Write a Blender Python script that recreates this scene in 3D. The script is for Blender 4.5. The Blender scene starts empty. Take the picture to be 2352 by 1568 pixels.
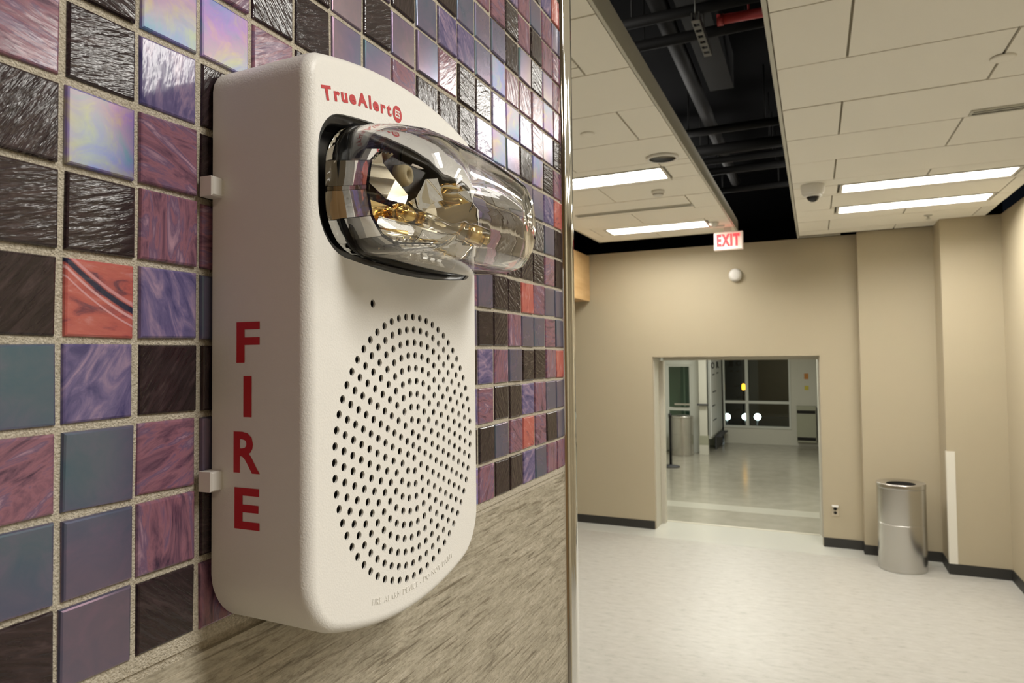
import bpy, bmesh, math, random
from mathutils import Vector, Matrix
from mathutils.geometry import delaunay_2d_cdt
random.seed(7)
PI = math.pi
SC = bpy.context.scene
COL = SC.collection

# ------------------------------------------------------------------ camera
CAMP = Vector((0.21363, -0.12217, 2.13))
F_PX = 1656.0
yaw, pit, rol = 0.3974, 0.0343, -0.0106
fw = Vector((-math.sin(yaw) * math.cos(pit), math.cos(yaw) * math.cos(pit), math.sin(pit)))
rt = fw.cross(Vector((0, 0, 1))).normalized()
up = rt.cross(fw)
rt, up = rt * math.cos(rol) + up * math.sin(rol), up * math.cos(rol) - rt * math.sin(rol)
cd = bpy.data.cameras.new('camera')
cam = bpy.data.objects.new('camera', cd)
COL.objects.link(cam)
m = Matrix((rt, up, -fw)).transposed().to_4x4()
m.translation = CAMP
cam.matrix_world = m
cd.sensor_fit = 'HORIZONTAL'
cd.sensor_width = 36.0
cd.lens = 36.0 * F_PX / 2352.0
cd.shift_y = -23.3 / 2352.0
cd.clip_start = 0.005
cd.clip_end = 200
cd.dof.use_dof = True
cd.dof.focus_distance = 0.34
cd.dof.aperture_fstop = 34
SC.camera = cam

# ------------------------------------------------------------------ world, exposure, large lights
w = bpy.data.worlds.new('world')
SC.world = w
w.use_nodes = True
w.node_tree.nodes['Background'].inputs[0].default_value = (0.02, 0.025, 0.035, 1)
w.node_tree.nodes['Background'].inputs[1].default_value = 0.15
SC.view_settings.view_transform = 'Standard'
SC.view_settings.look = 'None'
SC.view_settings.gamma = 1.0
SC.view_settings.use_curve_mapping = False
SC.view_settings.exposure = 0.0
SC.cycles.max_bounces = 14
SC.cycles.transmission_bounces = 14
SC.cycles.glossy_bounces = 8
SC.cycles.sample_clamp_indirect = 6.0
LAMP_COL = (1.0, 0.97, 0.905)
LAMP_E = 24.0            # base radiance of the unseen ceiling lights
LAMP_V = 44.0            # the recessed troffers in view


def area(name, loc, sx, sy, energy, col=LAMP_COL):
    """an unseen ceiling light outside the frame, facing down"""
    l = bpy.data.lights.new(name, 'AREA')
    l.shape = 'RECTANGLE'
    l.size, l.size_y = sx, sy
    l.energy = energy
    l.color = col
    o = bpy.data.objects.new(name, l)
    o.location = loc
    COL.objects.link(o)
    return o


def unseen_watts(sx, sy, k=1.0):      # watts for an unseen light, from base radiance and boost
    return LAMP_E * k * sx * sy * PI


area('unseen_ceiling_light', (1.38, 3.42, 3.395), 0.26, 1.20, unseen_watts(.26, 1.20, 1.0))
area('unseen_ceiling_light', (2.45, 2.06, 3.395), 1.2, 0.30, unseen_watts(.30, 1.2, 1.0))
area('unseen_ceiling_light', (3.1, 2.75, 3.395), 1.2, 0.30, unseen_watts(.30, 1.2, .5))
area('unseen_ceiling_light', (1.6, 0.2, 3.395), 1.2, 0.30, unseen_watts(.30, 1.2, 1.65))  # unseen light, boosted to brighten the alarm's front face
area('unseen_ceiling_light', (1.4, -2.2, 3.395), 1.2, 0.30, unseen_watts(.30, 1.2, .5), (1.0, .82, .6))
area('unseen_ceiling_light', (2.6, 4.6, 3.395), 1.2, 0.30, unseen_watts(.30, 1.2, .2))
area('lobby_light', (-1.0, 10.5, 2.70), 1.8, 0.30, 70, (1.0, 1.0, .90))
area('lobby_light', (-1.3, 14.2, 2.70), 1.2, 0.60, 46, (1.0, 1.0, .90))

# ------------------------------------------------------------------ helpers
K = 0.07                      # the far wall is not quite square to the tiled wall


def W(u, v, z):
    return Vector((u, v - K * (u - .3), z))


class MB:
    def __init__(s):
        s.v, s.f, s.m, s.sm = [], [], [], []

    def add(s, vs, fs, mi=0, smooth=False):
        o = len(s.v)
        s.v += [tuple(x) for x in vs]
        for f in fs:
            s.f.append(tuple(i + o for i in f))
            s.m.append(mi)
            s.sm.append(smooth)

    def box(s, a, b, mi=0):
        (x0, y0, z0), (x1, y1, z1) = a, b
        s.hexa([(x0, y0, z0), (x1, y0, z0), (x1, y1, z0), (x0, y1, z0), (x0, y0, z1), (x1, y0, z1), (x1, y1, z1), (x0, y1, z1)], mi)

    def hexa(s, p, mi=0):
        s.add(p, [(0, 3, 2, 1), (4, 5, 6, 7), (0, 1, 5, 4), (1, 2, 6, 5), (2, 3, 7, 6), (3, 0, 4, 7)], mi)

    def ubox(s, u0, u1, v0, v1, z0, z1, mi=0):
        s.hexa([W(u0, v0, z0), W(u1, v0, z0), W(u1, v1, z0), W(u0, v1, z0), W(u0, v0, z1), W(u1, v0, z1), W(u1, v1, z1), W(u0, v1, z1)], mi)

    def loops(s, rings, cap0=True, cap1=True, mi=0, smooth=True, closed=True):
        o = len(s.v)
        n = len(rings[0])
        for r in rings:
            s.v += [tuple(x) for x in r]
        for k in range(len(rings) - 1):
            for i in range(n if closed else n - 1):
                j = (i + 1) % n
                s.f.append((o + k * n + i, o + k * n + j, o + (k + 1) * n + j, o + (k + 1) * n + i))
                s.m.append(mi)
                s.sm.append(smooth)
        if cap0:
            s.f.append(tuple(o + i for i in reversed(range(n))))
            s.m.append(mi)
            s.sm.append(False)
        if cap1:
            s.f.append(tuple(o + (len(rings) - 1) * n + i for i in range(n)))
            s.m.append(mi)
            s.sm.append(False)

    def lathe(s, prof, c=(0, 0, 0), axis='z', n=32, mi=0, smooth=True, cap0=True, cap1=True):
        rings = []
        for r, h in prof:
            ring = []
            for k in range(n):
                a = 2 * PI * k / n
                x, y = r * math.cos(a), r * math.sin(a)
                if axis == 'z':
                    p = (c[0] + x, c[1] + y, c[2] + h)
                elif axis == 'x':
                    p = (c[0] + h, c[1] + x, c[2] + y)
                else:
                    p = (c[0] + y, c[1] + h, c[2] + x)
                ring.append(p)
            rings.append(ring)
        s.loops(rings, cap0, cap1, mi, smooth)

    def tube(s, a, b, r, n=10, mi=0):
        a, b = Vector(a), Vector(b)
        d = (b - a).normalized()
        q = d.orthogonal().normalized()
        t = d.cross(q)
        rings = [[p + (q * math.cos(2 * PI * k / n) + t * math.sin(2 * PI * k / n)) * r for k in range(n)] for p in (a, b)]
        s.loops(rings, mi=mi)

    def build(s, name, mats, parent=None, fix=True, origin=None):
        me = bpy.data.meshes.new(name)
        off = Vector(origin) if origin is not None else Vector((0, 0, 0))
        me.from_pydata([tuple(Vector(v) - off) for v in s.v], [], s.f)
        for mt in (mats if isinstance(mats, (list, tuple)) else [mats]):
            me.materials.append(mt)
        me.polygons.foreach_set('material_index', s.m)
        me.polygons.foreach_set('use_smooth', s.sm)
        if fix:
            bm = bmesh.new()
            bm.from_mesh(me)
            bmesh.ops.recalc_face_normals(bm, faces=bm.faces)
            bm.to_mesh(me)
            bm.free()
        me.update()
        return link(name, me, parent, off)


def link(name, me, parent=None, loc=None):
    o = bpy.data.objects.new(name, me)
    COL.objects.link(o)
    if loc is not None:
        o.location = loc
    if parent is not None:
        o.parent = parent
        o.matrix_parent_inverse = parent_inv(parent)
    return o


def parent_inv(p):
    return Matrix.LocRotScale(p.location, p.rotation_euler, None).inverted()


def empty(name, loc=(0, 0, 0)):
    o = bpy.data.objects.new(name, None)
    o.empty_display_size = .05
    o.location = loc
    COL.objects.link(o)
    return o


def tag(o, label, cat, group=None):
    o['label'] = label
    o['category'] = cat
    if group:
        o['group'] = group
    return o


def struct(o, label=None):
    o['kind'] = 'structure'
    if label:
        o['label'] = label
    return o


# ------------------------------------------------------------------ materials
def mat(name, col=(.8, .8, .8), rough=.5, metal=0., **kw):
    mt = bpy.data.materials.new(name)
    mt.use_nodes = True
    b = mt.node_tree.nodes['Principled BSDF']
    b.inputs['Base Color'].default_value = (*col, 1)
    b.inputs['Roughness'].default_value = rough
    b.inputs['Metallic'].default_value = metal
    for k, v in kw.items():
        b.inputs[k.replace('_', ' ')].default_value = v
    return mt


def nd(mt, t, **kw):
    n = mt.node_tree.nodes.new(t)
    for k, v in kw.items():
        setattr(n, k, v)
    return n


def lk(mt, a, b):
    mt.node_tree.links.new(a, b)


def bsdf(mt):
    return mt.node_tree.nodes['Principled BSDF']


def add_bump(mt, scale, strength, dist=.001, detail=3, vec=None, tex='NOISE'):
    n = nd(mt, 'ShaderNodeTexNoise')
    n.inputs['Scale'].default_value = scale
    n.inputs['Detail'].default_value = detail
    if vec is None:
        tc = nd(mt, 'ShaderNodeTexCoord')
        vec = tc.outputs['Object']
    lk(mt, vec, n.inputs['Vector'])
    bp = nd(mt, 'ShaderNodeBump')
    bp.inputs['Strength'].default_value = strength
    bp.inputs['Distance'].default_value = dist
    lk(mt, n.outputs['Fac'], bp.inputs['Height'])
    lk(mt, bp.outputs['Normal'], bsdf(mt).inputs['Normal'])
    return n, bp


def ramp(mt, fac, stops):
    r = nd(mt, 'ShaderNodeValToRGB')
    e = r.color_ramp.elements
    while len(e) < len(stops):
        e.new(.5)
    for el, (p, c) in zip(e, stops):
        el.position = p
        el.color = (*c, 1)
    lk(mt, fac, r.inputs['Fac'])
    return r.outputs['Color']


def noise_col(mt, scale, stops, vec=None, detail=5, rough=.6, dist=0.):
    n = nd(mt, 'ShaderNodeTexNoise')
    n.inputs['Scale'].default_value = scale
    n.inputs['Detail'].default_value = detail
    n.inputs['Roughness'].default_value = rough
    n.inputs['Distortion'].default_value = dist
    if vec is None:
        vec = nd(mt, 'ShaderNodeTexCoord').outputs['Object']
    lk(mt, vec, n.inputs['Vector'])
    c = ramp(mt, n.outputs['Fac'], stops)
    lk(mt, c, bsdf(mt).inputs['Base Color'])
    return n


def glass_tile_mat(name, stops, rough, bump, streak=9.0, film=None, base_scale=55, spec=.7):
    mt = mat(name, rough=rough)
    b = bsdf(mt)
    b.inputs['Specular IOR Level'].default_value = spec
    b.inputs['IOR'].default_value = 1.55
    tc = nd(mt, 'ShaderNodeTexCoord')
    oi = nd(mt, 'ShaderNodeObjectInfo')
    mul = nd(mt, 'ShaderNodeMath', operation='MULTIPLY')
    mul.inputs[1].default_value = 9.7
    lk(mt, oi.outputs['Random'], mul.inputs[0])
    rot = nd(mt, 'ShaderNodeVectorRotate', rotation_type='X_AXIS')
    lk(mt, tc.outputs['Object'], rot.inputs['Vector'])
    lk(mt, mul.outputs[0], rot.inputs['Angle'])
    add = nd(mt, 'ShaderNodeVectorMath', operation='ADD')
    lk(mt, rot.outputs[0], add.inputs[0])
    cmb = nd(mt, 'ShaderNodeCombineXYZ')
    lk(mt, mul.outputs[0], cmb.inputs[0])
    lk(mt, mul.outputs[0], cmb.inputs[2])
    lk(mt, cmb.outputs[0], add.inputs[1])
    mp = nd(mt, 'ShaderNodeVectorMath', operation='MULTIPLY')
    mp.inputs[1].default_value = (1, 1, streak)
    lk(mt, add.outputs[0], mp.inputs[0])
    n = nd(mt, 'ShaderNodeTexNoise')
    n.inputs['Scale'].default_value = base_scale
    n.inputs['Detail'].default_value = 6
    n.inputs['Roughness'].default_value = .62
    n.inputs['Distortion'].default_value = 1.1
    lk(mt, mp.outputs[0], n.inputs['Vector'])
    c = ramp(mt, n.outputs['Fac'], stops)
    lk(mt, c, b.inputs['Base Color'])
    n2 = nd(mt, 'ShaderNodeTexNoise')
    n2.inputs['Scale'].default_value = base_scale * 1.6
    n2.inputs['Detail'].default_value = 3
    lk(mt, mp.outputs[0], n2.inputs['Vector'])
    bp = nd(mt, 'ShaderNodeBump')
    bp.inputs['Strength'].default_value = 1.0
    bp.inputs['Distance'].default_value = bump
    lk(mt, n2.outputs['Fac'], bp.inputs['Height'])
    lk(mt, bp.outputs['Normal'], b.inputs['Normal'])
    if film:
        lo, hi = film
        n3 = nd(mt, 'ShaderNodeTexNoise')
        n3.inputs['Scale'].default_value = 24
        n3.inputs['Detail'].default_value = 0
        lk(mt, add.outputs[0], n3.inputs['Vector'])
        mr = nd(mt, 'ShaderNodeMapRange')
        mr.inputs['From Min'].default_value = .3
        mr.inputs['From Max'].default_value = .7
        mr.inputs['To Min'].default_value = lo
        mr.inputs['To Max'].default_value = hi
        lk(mt, n3.outputs['Fac'], mr.inputs['Value'])
        lk(mt, mr.outputs[0], b.inputs['Thin Film Thickness'])
        b.inputs['Thin Film IOR'].default_value = 2.1
        b.inputs['Specular IOR Level'].default_value = 1.0
    return mt


M = {}
M['t_dark'] = glass_tile_mat('dark_brown_glass', [(.3, (.012, .007, .009)), (.55, (.030, .018, .021)), (.75, (.065, .042, .045))], .14, .00045, 6, spec=.5)
M['t_mauve'] = glass_tile_mat('mauve_streaked_glass', [(.30, (.05, .028, .055)), (.42, (.17, .08, .12)), (.5, (.27, .12, .16)), (.57, (.15, .09, .16)), (.70, (.42, .25, .32))], .17, .00022, 4.5, base_scale=36, spec=.5)
M['t_red'] = glass_tile_mat('coral_red_glass', [(.28, (.10, .03, .06)), (.42, (.44, .10, .09)), (.55, (.48, .12, .10)), (.72, (.56, .26, .27))], .2, .0003, 3)
M['t_blue'] = glass_tile_mat('violet_blue_glass', [(.3, (.05, .045, .14)), (.5, (.15, .12, .25)), (.7, (.36, .25, .36))], .16, .00025, 3, spec=.5)
M['t_irid'] = glass_tile_mat('iridescent_grey_glass', [(.3, (.058, .078, .125)), (.5, (.080, .084, .13)), (.7, (.11, .09, .145))], .22, .00005, 1.2, film=(250, 300))
M['t_rain'] = glass_tile_mat('rainbow_iridescent_glass', [(.3, (.05, .16, .34)), (.5, (.18, .12, .40)), (.7, (.32, .28, .12))], .34, .00010, 1.2, film=(148, 285))



def striped_tile():
    """coral tile crossed by one curved navy streak with paler threads beside it"""
    mt = M['t_red'].copy()
    mt.name = 'coral_glass_with_navy_streak'
    b = bsdf(mt)
    src = b.inputs['Base Color'].links[0].from_socket
    tc = nd(mt, 'ShaderNodeTexCoord')
    sep = nd(mt, 'ShaderNodeSeparateXYZ')
    lk(mt, tc.outputs['Object'], sep.inputs[0])

    def mth(op, a, b_=None):
        n = nd(mt, 'ShaderNodeMath', operation=op)
        for i, q in enumerate((a, b_)):
            if q is None:
                continue
            if isinstance(q, (int, float)):
                n.inputs[i].default_value = q
            else:
                lk(mt, q, n.inputs[i])
        return n.outputs[0]

    y, z = sep.outputs[1], sep.outputs[2]
    curve = mth('ADD', mth('MULTIPLY', y, -.62), mth('MULTIPLY', mth('MULTIPLY', y, y), 9.0))
    d = mth('SUBTRACT', z, mth('ADD', curve, .0030))
    col_ = src
    for off, wd, cc in ((0, .00115, (.012, .014, .05)), (-.0024, .0005, (.62, .34, .36)), (-.0052, .00035, (.60, .30, .32)), (.0022, .0006, (.58, .26, .28))):
        mr = nd(mt, 'ShaderNodeMapRange')
        mr.inputs['From Min'].default_value = wd * .7
        mr.inputs['From Max'].default_value = wd * 1.25
        mr.inputs['To Min'].default_value = 1
        mr.inputs['To Max'].default_value = 0
        lk(mt, mth('ABSOLUTE', mth('SUBTRACT', d, off)), mr.inputs['Value'])
        mx = nd(mt, 'ShaderNodeMix', data_type='RGBA')
        lk(mt, mr.outputs[0], mx.inputs['Factor'])
        lk(mt, col_, mx.inputs['A'])
        mx.inputs['B'].default_value = (*cc, 1)
        col_ = mx.outputs['Result']
    lk(mt, col_, b.inputs['Base Color'])
    return mt


M['t_stripe'] = striped_tile()
M['grout'] = mat('sanded_grout', rough=.95)
noise_col(M['grout'], 900, [(.3, (.40, .35, .26)), (.7, (.66, .60, .49))])
add_bump(M['grout'], 1400, .9, .0012)

M['porcelain'] = mat('wood_look_porcelain', rough=.5)
_tc = nd(M['porcelain'], 'ShaderNodeTexCoord')
_mp = nd(M['porcelain'], 'ShaderNodeMapping')
_mp.inputs['Rotation'].default_value = (.10, 0, 0)
_mp.inputs['Scale'].default_value = (1, 1, 9)
lk(M['porcelain'], _tc.outputs['Object'], _mp.inputs['Vector'])
_pm = M['porcelain']
_n1 = nd(_pm, 'ShaderNodeTexNoise'); _n1.inputs['Scale'].default_value = 26; _n1.inputs['Detail'].default_value = 8; _n1.inputs['Roughness'].default_value = .7; _n1.inputs['Distortion'].default_value = .6
lk(_pm, _mp.outputs[0], _n1.inputs['Vector'])
_c1 = ramp(_pm, _n1.outputs['Fac'], [(.30, (.19, .16, .115)), (.45, (.37, .33, .25)), (.58, (.46, .41, .32)), (.75, (.58, .54, .45))])
_mp2 = nd(_pm, 'ShaderNodeMapping'); _mp2.inputs['Rotation'].default_value = (.13, 0, 0); _mp2.inputs['Scale'].default_value = (1, 1, 22)
lk(_pm, _tc.outputs['Object'], _mp2.inputs['Vector'])
_n2 = nd(_pm, 'ShaderNodeTexNoise'); _n2.inputs['Scale'].default_value = 22; _n2.inputs['Detail'].default_value = 4; _n2.inputs['Distortion'].default_value = .4
lk(_pm, _mp2.outputs[0], _n2.inputs['Vector'])
_c2 = ramp(_pm, _n2.outputs['Fac'], [(.0, (.45, .42, .38)), (.34, (.55, .52, .48)), (.42, (1, 1, 1))])
_mx = nd(_pm, 'ShaderNodeMix', data_type='RGBA', blend_type='MULTIPLY'); _mx.inputs['Factor'].default_value = 1.0
lk(_pm, _c1, _mx.inputs['A']); lk(_pm, _c2, _mx.inputs['B'])
_mp3 = nd(_pm, 'ShaderNodeMapping'); _mp3.inputs['Rotation'].default_value = (.1, 0, 0); _mp3.inputs['Scale'].default_value = (1, 1, 3.5)
lk(_pm, _tc.outputs['Object'], _mp3.inputs['Vector'])
_n3 = nd(_pm, 'ShaderNodeTexNoise'); _n3.inputs['Scale'].default_value = 240; _n3.inputs['Detail'].default_value = 5; _n3.inputs['Roughness'].default_value = .7
lk(_pm, _mp3.outputs[0], _n3.inputs['Vector'])
_c3 = ramp(_pm, _n3.outputs['Fac'], [(.30, (.62, .60, .56)), (.5, (.95, .95, .94)), (.68, (1.12, 1.12, 1.12))])
_mx2 = nd(_pm, 'ShaderNodeMix', data_type='RGBA', blend_type='MULTIPLY'); _mx2.inputs['Factor'].default_value = 1.0
lk(_pm, _mx.outputs['Result'], _mx2.inputs['A']); lk(_pm, _c3, _mx2.inputs['B'])
lk(_pm, _mx2.outputs['Result'], bsdf(_pm).inputs['Base Color'])
_bp = nd(_pm, 'ShaderNodeBump'); _bp.inputs['Strength'].default_value = .5; _bp.inputs['Distance'].default_value = .0006
lk(_pm, _n2.outputs['Fac'], _bp.inputs['Height']); lk(_pm, _bp.outputs['Normal'], bsdf(_pm).inputs['Normal'])

M['chrome'] = mat('polished_chrome', (.86, .86, .84), .05, 1.0)
M['mirror'] = mat('silvered_reflector', (.93, .93, .92), .02, 1.0)
M['gold'] = mat('gilded_metal', (.83, .62, .26), .12, 1.0)
M['wall'] = mat('beige_wall_paint', (.43, .37, .258), .6)
add_bump(M['wall'], 220, .12, .001)
M['wall2'] = mat('lobby_wall_paint', (.60, .585, .51), .5)
M['plenum'] = mat('black_plenum_paint', (.0008, .0008, .0009), .9, 0, Specular_IOR_Level=.02)
M['pipe'] = mat('dark_pipe_paint', (.0055, .0052, .005), .7, 0, Specular_IOR_Level=.12)
M['pipe2'] = mat('grey_strut_paint', (.06, .058, .05), .5)
M['redpipe'] = mat('red_pipe_paint', (.30, .022, .022), .6)
M['panel'] = mat('ceiling_board', (.92, .885, .79), .9)
add_bump(M['panel'], 300, .25, .001)
M['joint'] = mat('ceiling_joint', (.27, .235, .175), .9)
M['edge'] = mat('cloud_edge_trim', (.55, .54, .47), .5)
M['whitemetal'] = mat('white_enamel', (.72, .70, .64), .4)
M['floor'] = mat('vinyl_composition_floor', rough=.36, Specular_IOR_Level=.3)
_f = M['floor']
_tc = nd(_f, 'ShaderNodeTexCoord')
_mp = nd(_f, 'ShaderNodeMapping')
_mp.inputs['Scale'].default_value = (1.0, 2.2, 1)
lk(_f, _tc.outputs['Object'], _mp.inputs['Vector'])
noise_col(_f, 9, [(.28, (.29, .275, .245)), (.43, (.41, .395, .355)), (.7, (.485, .47, .43))], vec=_mp.outputs[0], detail=9, rough=.72)
add_bump(_f, 3.0, .05, .01, 2)
M['border'] = mat('pale_border_floor', (.55, .545, .49), .2)
M['lobbyfloor'] = mat('polished_lobby_floor', rough=.16)
noise_col(M['lobbyfloor'], 4, [(.3, (.31, .29, .235)), (.7, (.38, .36, .30))])
M['palestrip'] = mat('pale_strip_floor', (.47, .455, .39), .2)
M['base'] = mat('dark_rubber', (.022, .021, .018), .5)
M['steel'] = mat('brushed_steel', (.60, .585, .56), .24, 1.0, Anisotropic=.8)
M['steel2'] = mat('door_frame_metal', (.50, .47, .39), .45)
M['black'] = mat('black_plastic', (.008, .008, .009), .25)
M['hole'] = mat('dark_void', (.010, .008, .006), .8)
M['alarm'] = mat('off_white_plastic', (.82, .80, .755), .42)
add_bump(M['alarm'], 1300, .35, .00035, 2)
M['red'] = mat('red_print', (.52, .012, .016), .5)
M['boss'] = mat('cream_plastic', (.62, .52, .30), .4)
M['white'] = mat('white_plastic', (.82, .80, .75), .4)
M['guard'] = mat('corner_guard_vinyl', (.72, .69, .60), .45)
M['wood'] = mat('maple_veneer', rough=.45)
_tc = nd(M['wood'], 'ShaderNodeTexCoord')
_mp = nd(M['wood'], 'ShaderNodeMapping')
_mp.inputs['Scale'].default_value = (1, .6, 4)
lk(M['wood'], _tc.outputs['Object'], _mp.inputs['Vector'])
noise_col(M['wood'], 3, [(.3, (.48, .29, .12)), (.7, (.62, .42, .20))], vec=_mp.outputs[0])
M['lamp'] = mat('lit_diffuser', (1, 1, 1), .5)
bsdf(M['lamp']).inputs['Emission Color'].default_value = (*LAMP_COL, 1)
bsdf(M['lamp']).inputs['Emission Strength'].default_value = LAMP_V
M['exitred'] = mat('lit_red_letters', (.6, .02, .02), .5)
bsdf(M['exitred']).inputs['Emission Color'].default_value = (1, .03, .035, 1)
bsdf(M['exitred']).inputs['Emission Strength'].default_value = 3.0
M['exitface'] = mat('lit_sign_face', (.85, .82, .75), .5)
bsdf(M['exitface']).inputs['Emission Color'].default_value = (1, .62, .5, 1)
bsdf(M['exitface']).inputs['Emission Strength'].default_value = .25
M['glow'] = mat('white_lamp_glow', (1, 1, 1))
bsdf(M['glow']).inputs['Emission Color'].default_value = (.85, 1, 1, 1)
bsdf(M['glow']).inputs['Emission Strength'].default_value = 9
M['amber'] = mat('amber_lamp_glow', (1, .5, 0))
bsdf(M['amber']).inputs['Emission Color'].default_value = (1, .42, .02, 1)
bsdf(M['amber']).inputs['Emission Strength'].default_value = 5
M['lens'] = mat('clear_polycarbonate', (1, 1, 1), .0, 0, Transmission_Weight=1.0, IOR=1.50)
M['tube'] = mat('xenon_glass', (.98, .93, .78), .02, 0, Transmission_Weight=1.0, IOR=1.40)


def pane_mat(name, tint, fac):
    """thin window glass: tinted straight-through light plus a clear reflection"""
    mt = bpy.data.materials.new(name)
    mt.use_nodes = True
    nt = mt.node_tree
    nt.nodes.remove(bsdf(mt))
    t = nd(mt, 'ShaderNodeBsdfTransparent')
    t.inputs[0].default_value = (*tint, 1)
    g = nd(mt, 'ShaderNodeBsdfGlossy')
    g.inputs['Roughness'].default_value = .02
    fr = nd(mt, 'ShaderNodeFresnel')
    fr.inputs[0].default_value = 1.5
    mx = nd(mt, 'ShaderNodeMixShader')
    lk(mt, fr.outputs[0], mx.inputs[0])
    lk(mt, t.outputs[0], mx.inputs[1])
    lk(mt, g.outputs[0], mx.inputs[2])
    lk(mt, mx.outputs[0], nt.nodes['Material Output'].inputs[0])
    return mt


M['pane'] = pane_mat('window_glass', (.9, .95, .93), 1)
M['gpane'] = pane_mat('greenish_glass', (.66, .80, .72), 1)
M['frame'] = mat('white_aluminium', (.62, .63, .58), .4)
M['asphalt'] = mat('dark_asphalt', (.02, .021, .024), .8)
M['brownwall'] = mat('brown_facade', (.16, .10, .04), .8)
M['poster'] = mat('poster_paper', (.68, .69, .67), .6)
M['ink'] = mat('dark_ink', (.05, .05, .055), .6)
M['sticker1'] = mat('orange_notice', (.55, .22, .04), .6)
M['sticker2'] = mat('yellow_notice', (.6, .5, .06), .6)
M['heater'] = mat('putty_enamel', (.36, .36, .27), .5)
M['teal'] = mat('teal_curtain', (.15, .23, .20), .5)

# ------------------------------------------------------------------ room shell
LZ, RZ = 3.52, 3.42          # undersides of the two ceiling clouds
mb = MB()
mb.box((-4.6, -4.2, -.1), (3.8, 0.55, 0))
mb.hexa([(-4.6, .55, -.1), (3.8, .55, -.1), W(3.8, 8.22, -.1), W(-4.6, 8.22, -.1), (-4.6, .55, 0), (3.8, .55, 0), W(3.8, 8.22, 0), W(-4.6, 8.22, 0)])
floor = struct(mb.build('floor', M['floor']), 'pale mottled vinyl floor of the hall')
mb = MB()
mb.ubox(-4.6, 2.2, 8.2205, 9.10, -.1, 0)  # paler floor strip along the far wall
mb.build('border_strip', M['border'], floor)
mb = MB()
mb.ubox(-4.6, .9, 9.1005, 18.6, -.1, -.001)
mb.build('lobby_floor', M['lobbyfloor'], floor)
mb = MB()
mb.ubox(-3.4, .22, 10.02, 10.40, -.004, .0004)  # paler strip across the lobby floor
mb.build('lobby_pale_strip', M['palestrip'], floor)
mb = MB()
mb.ubox(-1.58, .22, 9.07, 9.13, -.004, .004)
mb.build('threshold', M['steel2'], floor)

# far wall with the door opening
TZ = 3.42
D0, D1, DZ = -1.632, .257, 2.10
mb = MB()
mb.ubox(-4.6, D0, 8.595, 8.90, 0, TZ)
mb.ubox(D1, .655, 8.595, 8.90, 0, TZ)
mb.ubox(D0, D1, 8.595, 8.90, DZ, TZ)
mb.ubox(.655, 1.36, 8.43, 8.90, 0, TZ)
mb.ubox(1.36, 1.86, 8.013, 8.90, 0, TZ)
wall_far = struct(mb.build('wall_far', M['wall']), 'beige painted far wall with a door opening')
mb = MB()
mb.ubox(-4.6, 2.0, 8.62, 8.9, TZ, 4.3)
struct(mb.build('wall_far_upper', M['plenum']), 'black painted wall above the ceiling line')
mb = MB()
mb.box((1.86, 6.4, 0), (2.0, 8.95, TZ))
mb.box((1.86, 6.25, 0), (3.8, 6.4, TZ))
struct(mb.build('wall_right', M['wall']), 'beige painted right wall')
mb = MB()
mb.box((3.7, -4.2, 0), (3.8, 6.3, 4.2))
struct(mb.build('wall_right_side', M['wall']), 'beige side wall')
mb = MB()
mb.box((-4.7, .4, 0), (-4.6, 9.2, 4.2))
struct(mb.build('wall_left_side', M['wall']), 'beige wall on the far left')
mb = MB()
mb.box((-4.6, .36, 0), (-.12, .5, 4.2))
struct(mb.build('wall_return', M['wall']), 'beige return wall behind the tiled wall')
mb = MB()
mb.box((-.2, -4.3, 0), (3.8, -4.2, 4.2))
struct(mb.build('wall_back', mat('tan_back_wall', (.42, .27, .13), .7)), 'tan wall behind the camera')
mb = MB()
mb.box((-4.7, -4.3, 4.2), (3.8, 9.2, 4.3))
struct(mb.build('ceiling_deck', M['plenum']), 'black painted deck above the ceiling clouds')

# metal lining of the door opening
mb = MB()
mb.ubox(D0, D0 + .012, 8.64, 9.06, 0, DZ)
mb.ubox(D0 + .012, D0 + .06, 8.95, 9.06, 0, DZ - .05)
mb.ubox(D1 - .012, D1, 8.64, 9.06, 0, DZ)
mb.ubox(D0 + .06, D1 - .012, 8.95, 9.06, DZ - .045, DZ)
mb.ubox(D0, D1, 8.64, 9.06, DZ - .012, DZ)
mb.build('door_lining', M['steel2'], wall_far)

# baseboards
BH, BT = .10, .008
mb = MB()
mb.ubox(-4.6, D0, 8.595 - BT, 8.595, 0, BH)
struct(mb.build('baseboard_far_left', M['base']), 'dark rubber baseboard left of the door opening')
mb = MB()
mb.ubox(D1, .655, 8.595 - BT, 8.595, 0, BH)
mb.ubox(.647, .655, 8.43 - BT, 8.595, 0, BH)
mb.ubox(.655, 1.36, 8.43 - BT, 8.43, 0, BH)
mb.ubox(1.352, 1.36, 8.013 - BT, 8.43, 0, BH)
mb.ubox(1.36, 1.852, 8.013 - BT, 8.013, 0, BH)
mb.box((1.852, 6.4, 0), (1.86, 7.90, BH))
struct(mb.build('baseboard_far_right', M['base']), 'dark rubber baseboard right of the door opening')


# ------------------------------------------------------------------ ceiling clouds
def subtract(r, holes):
    out = [r]
    for h in holes:
        nxt = []
        for (a, b, c, d) in out:
            ha, hb, hc, hd = max(a, h[0]), min(b, h[1]), max(c, h[2]), min(d, h[3])
            if ha >= hb - 1e-6 or hc >= hd - 1e-6:
                nxt.append((a, b, c, d))
                continue
            if hc - c > .02:
                nxt.append((a, b, c, hc))
            if d - hd > .02:
                nxt.append((a, b, hd, d))
            if ha - a > .02:
                nxt.append((a, ha, hc, hd))
            if b - hb > .02:
                nxt.append((hb, b, hc, hd))
        out = nxt
    return out


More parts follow.
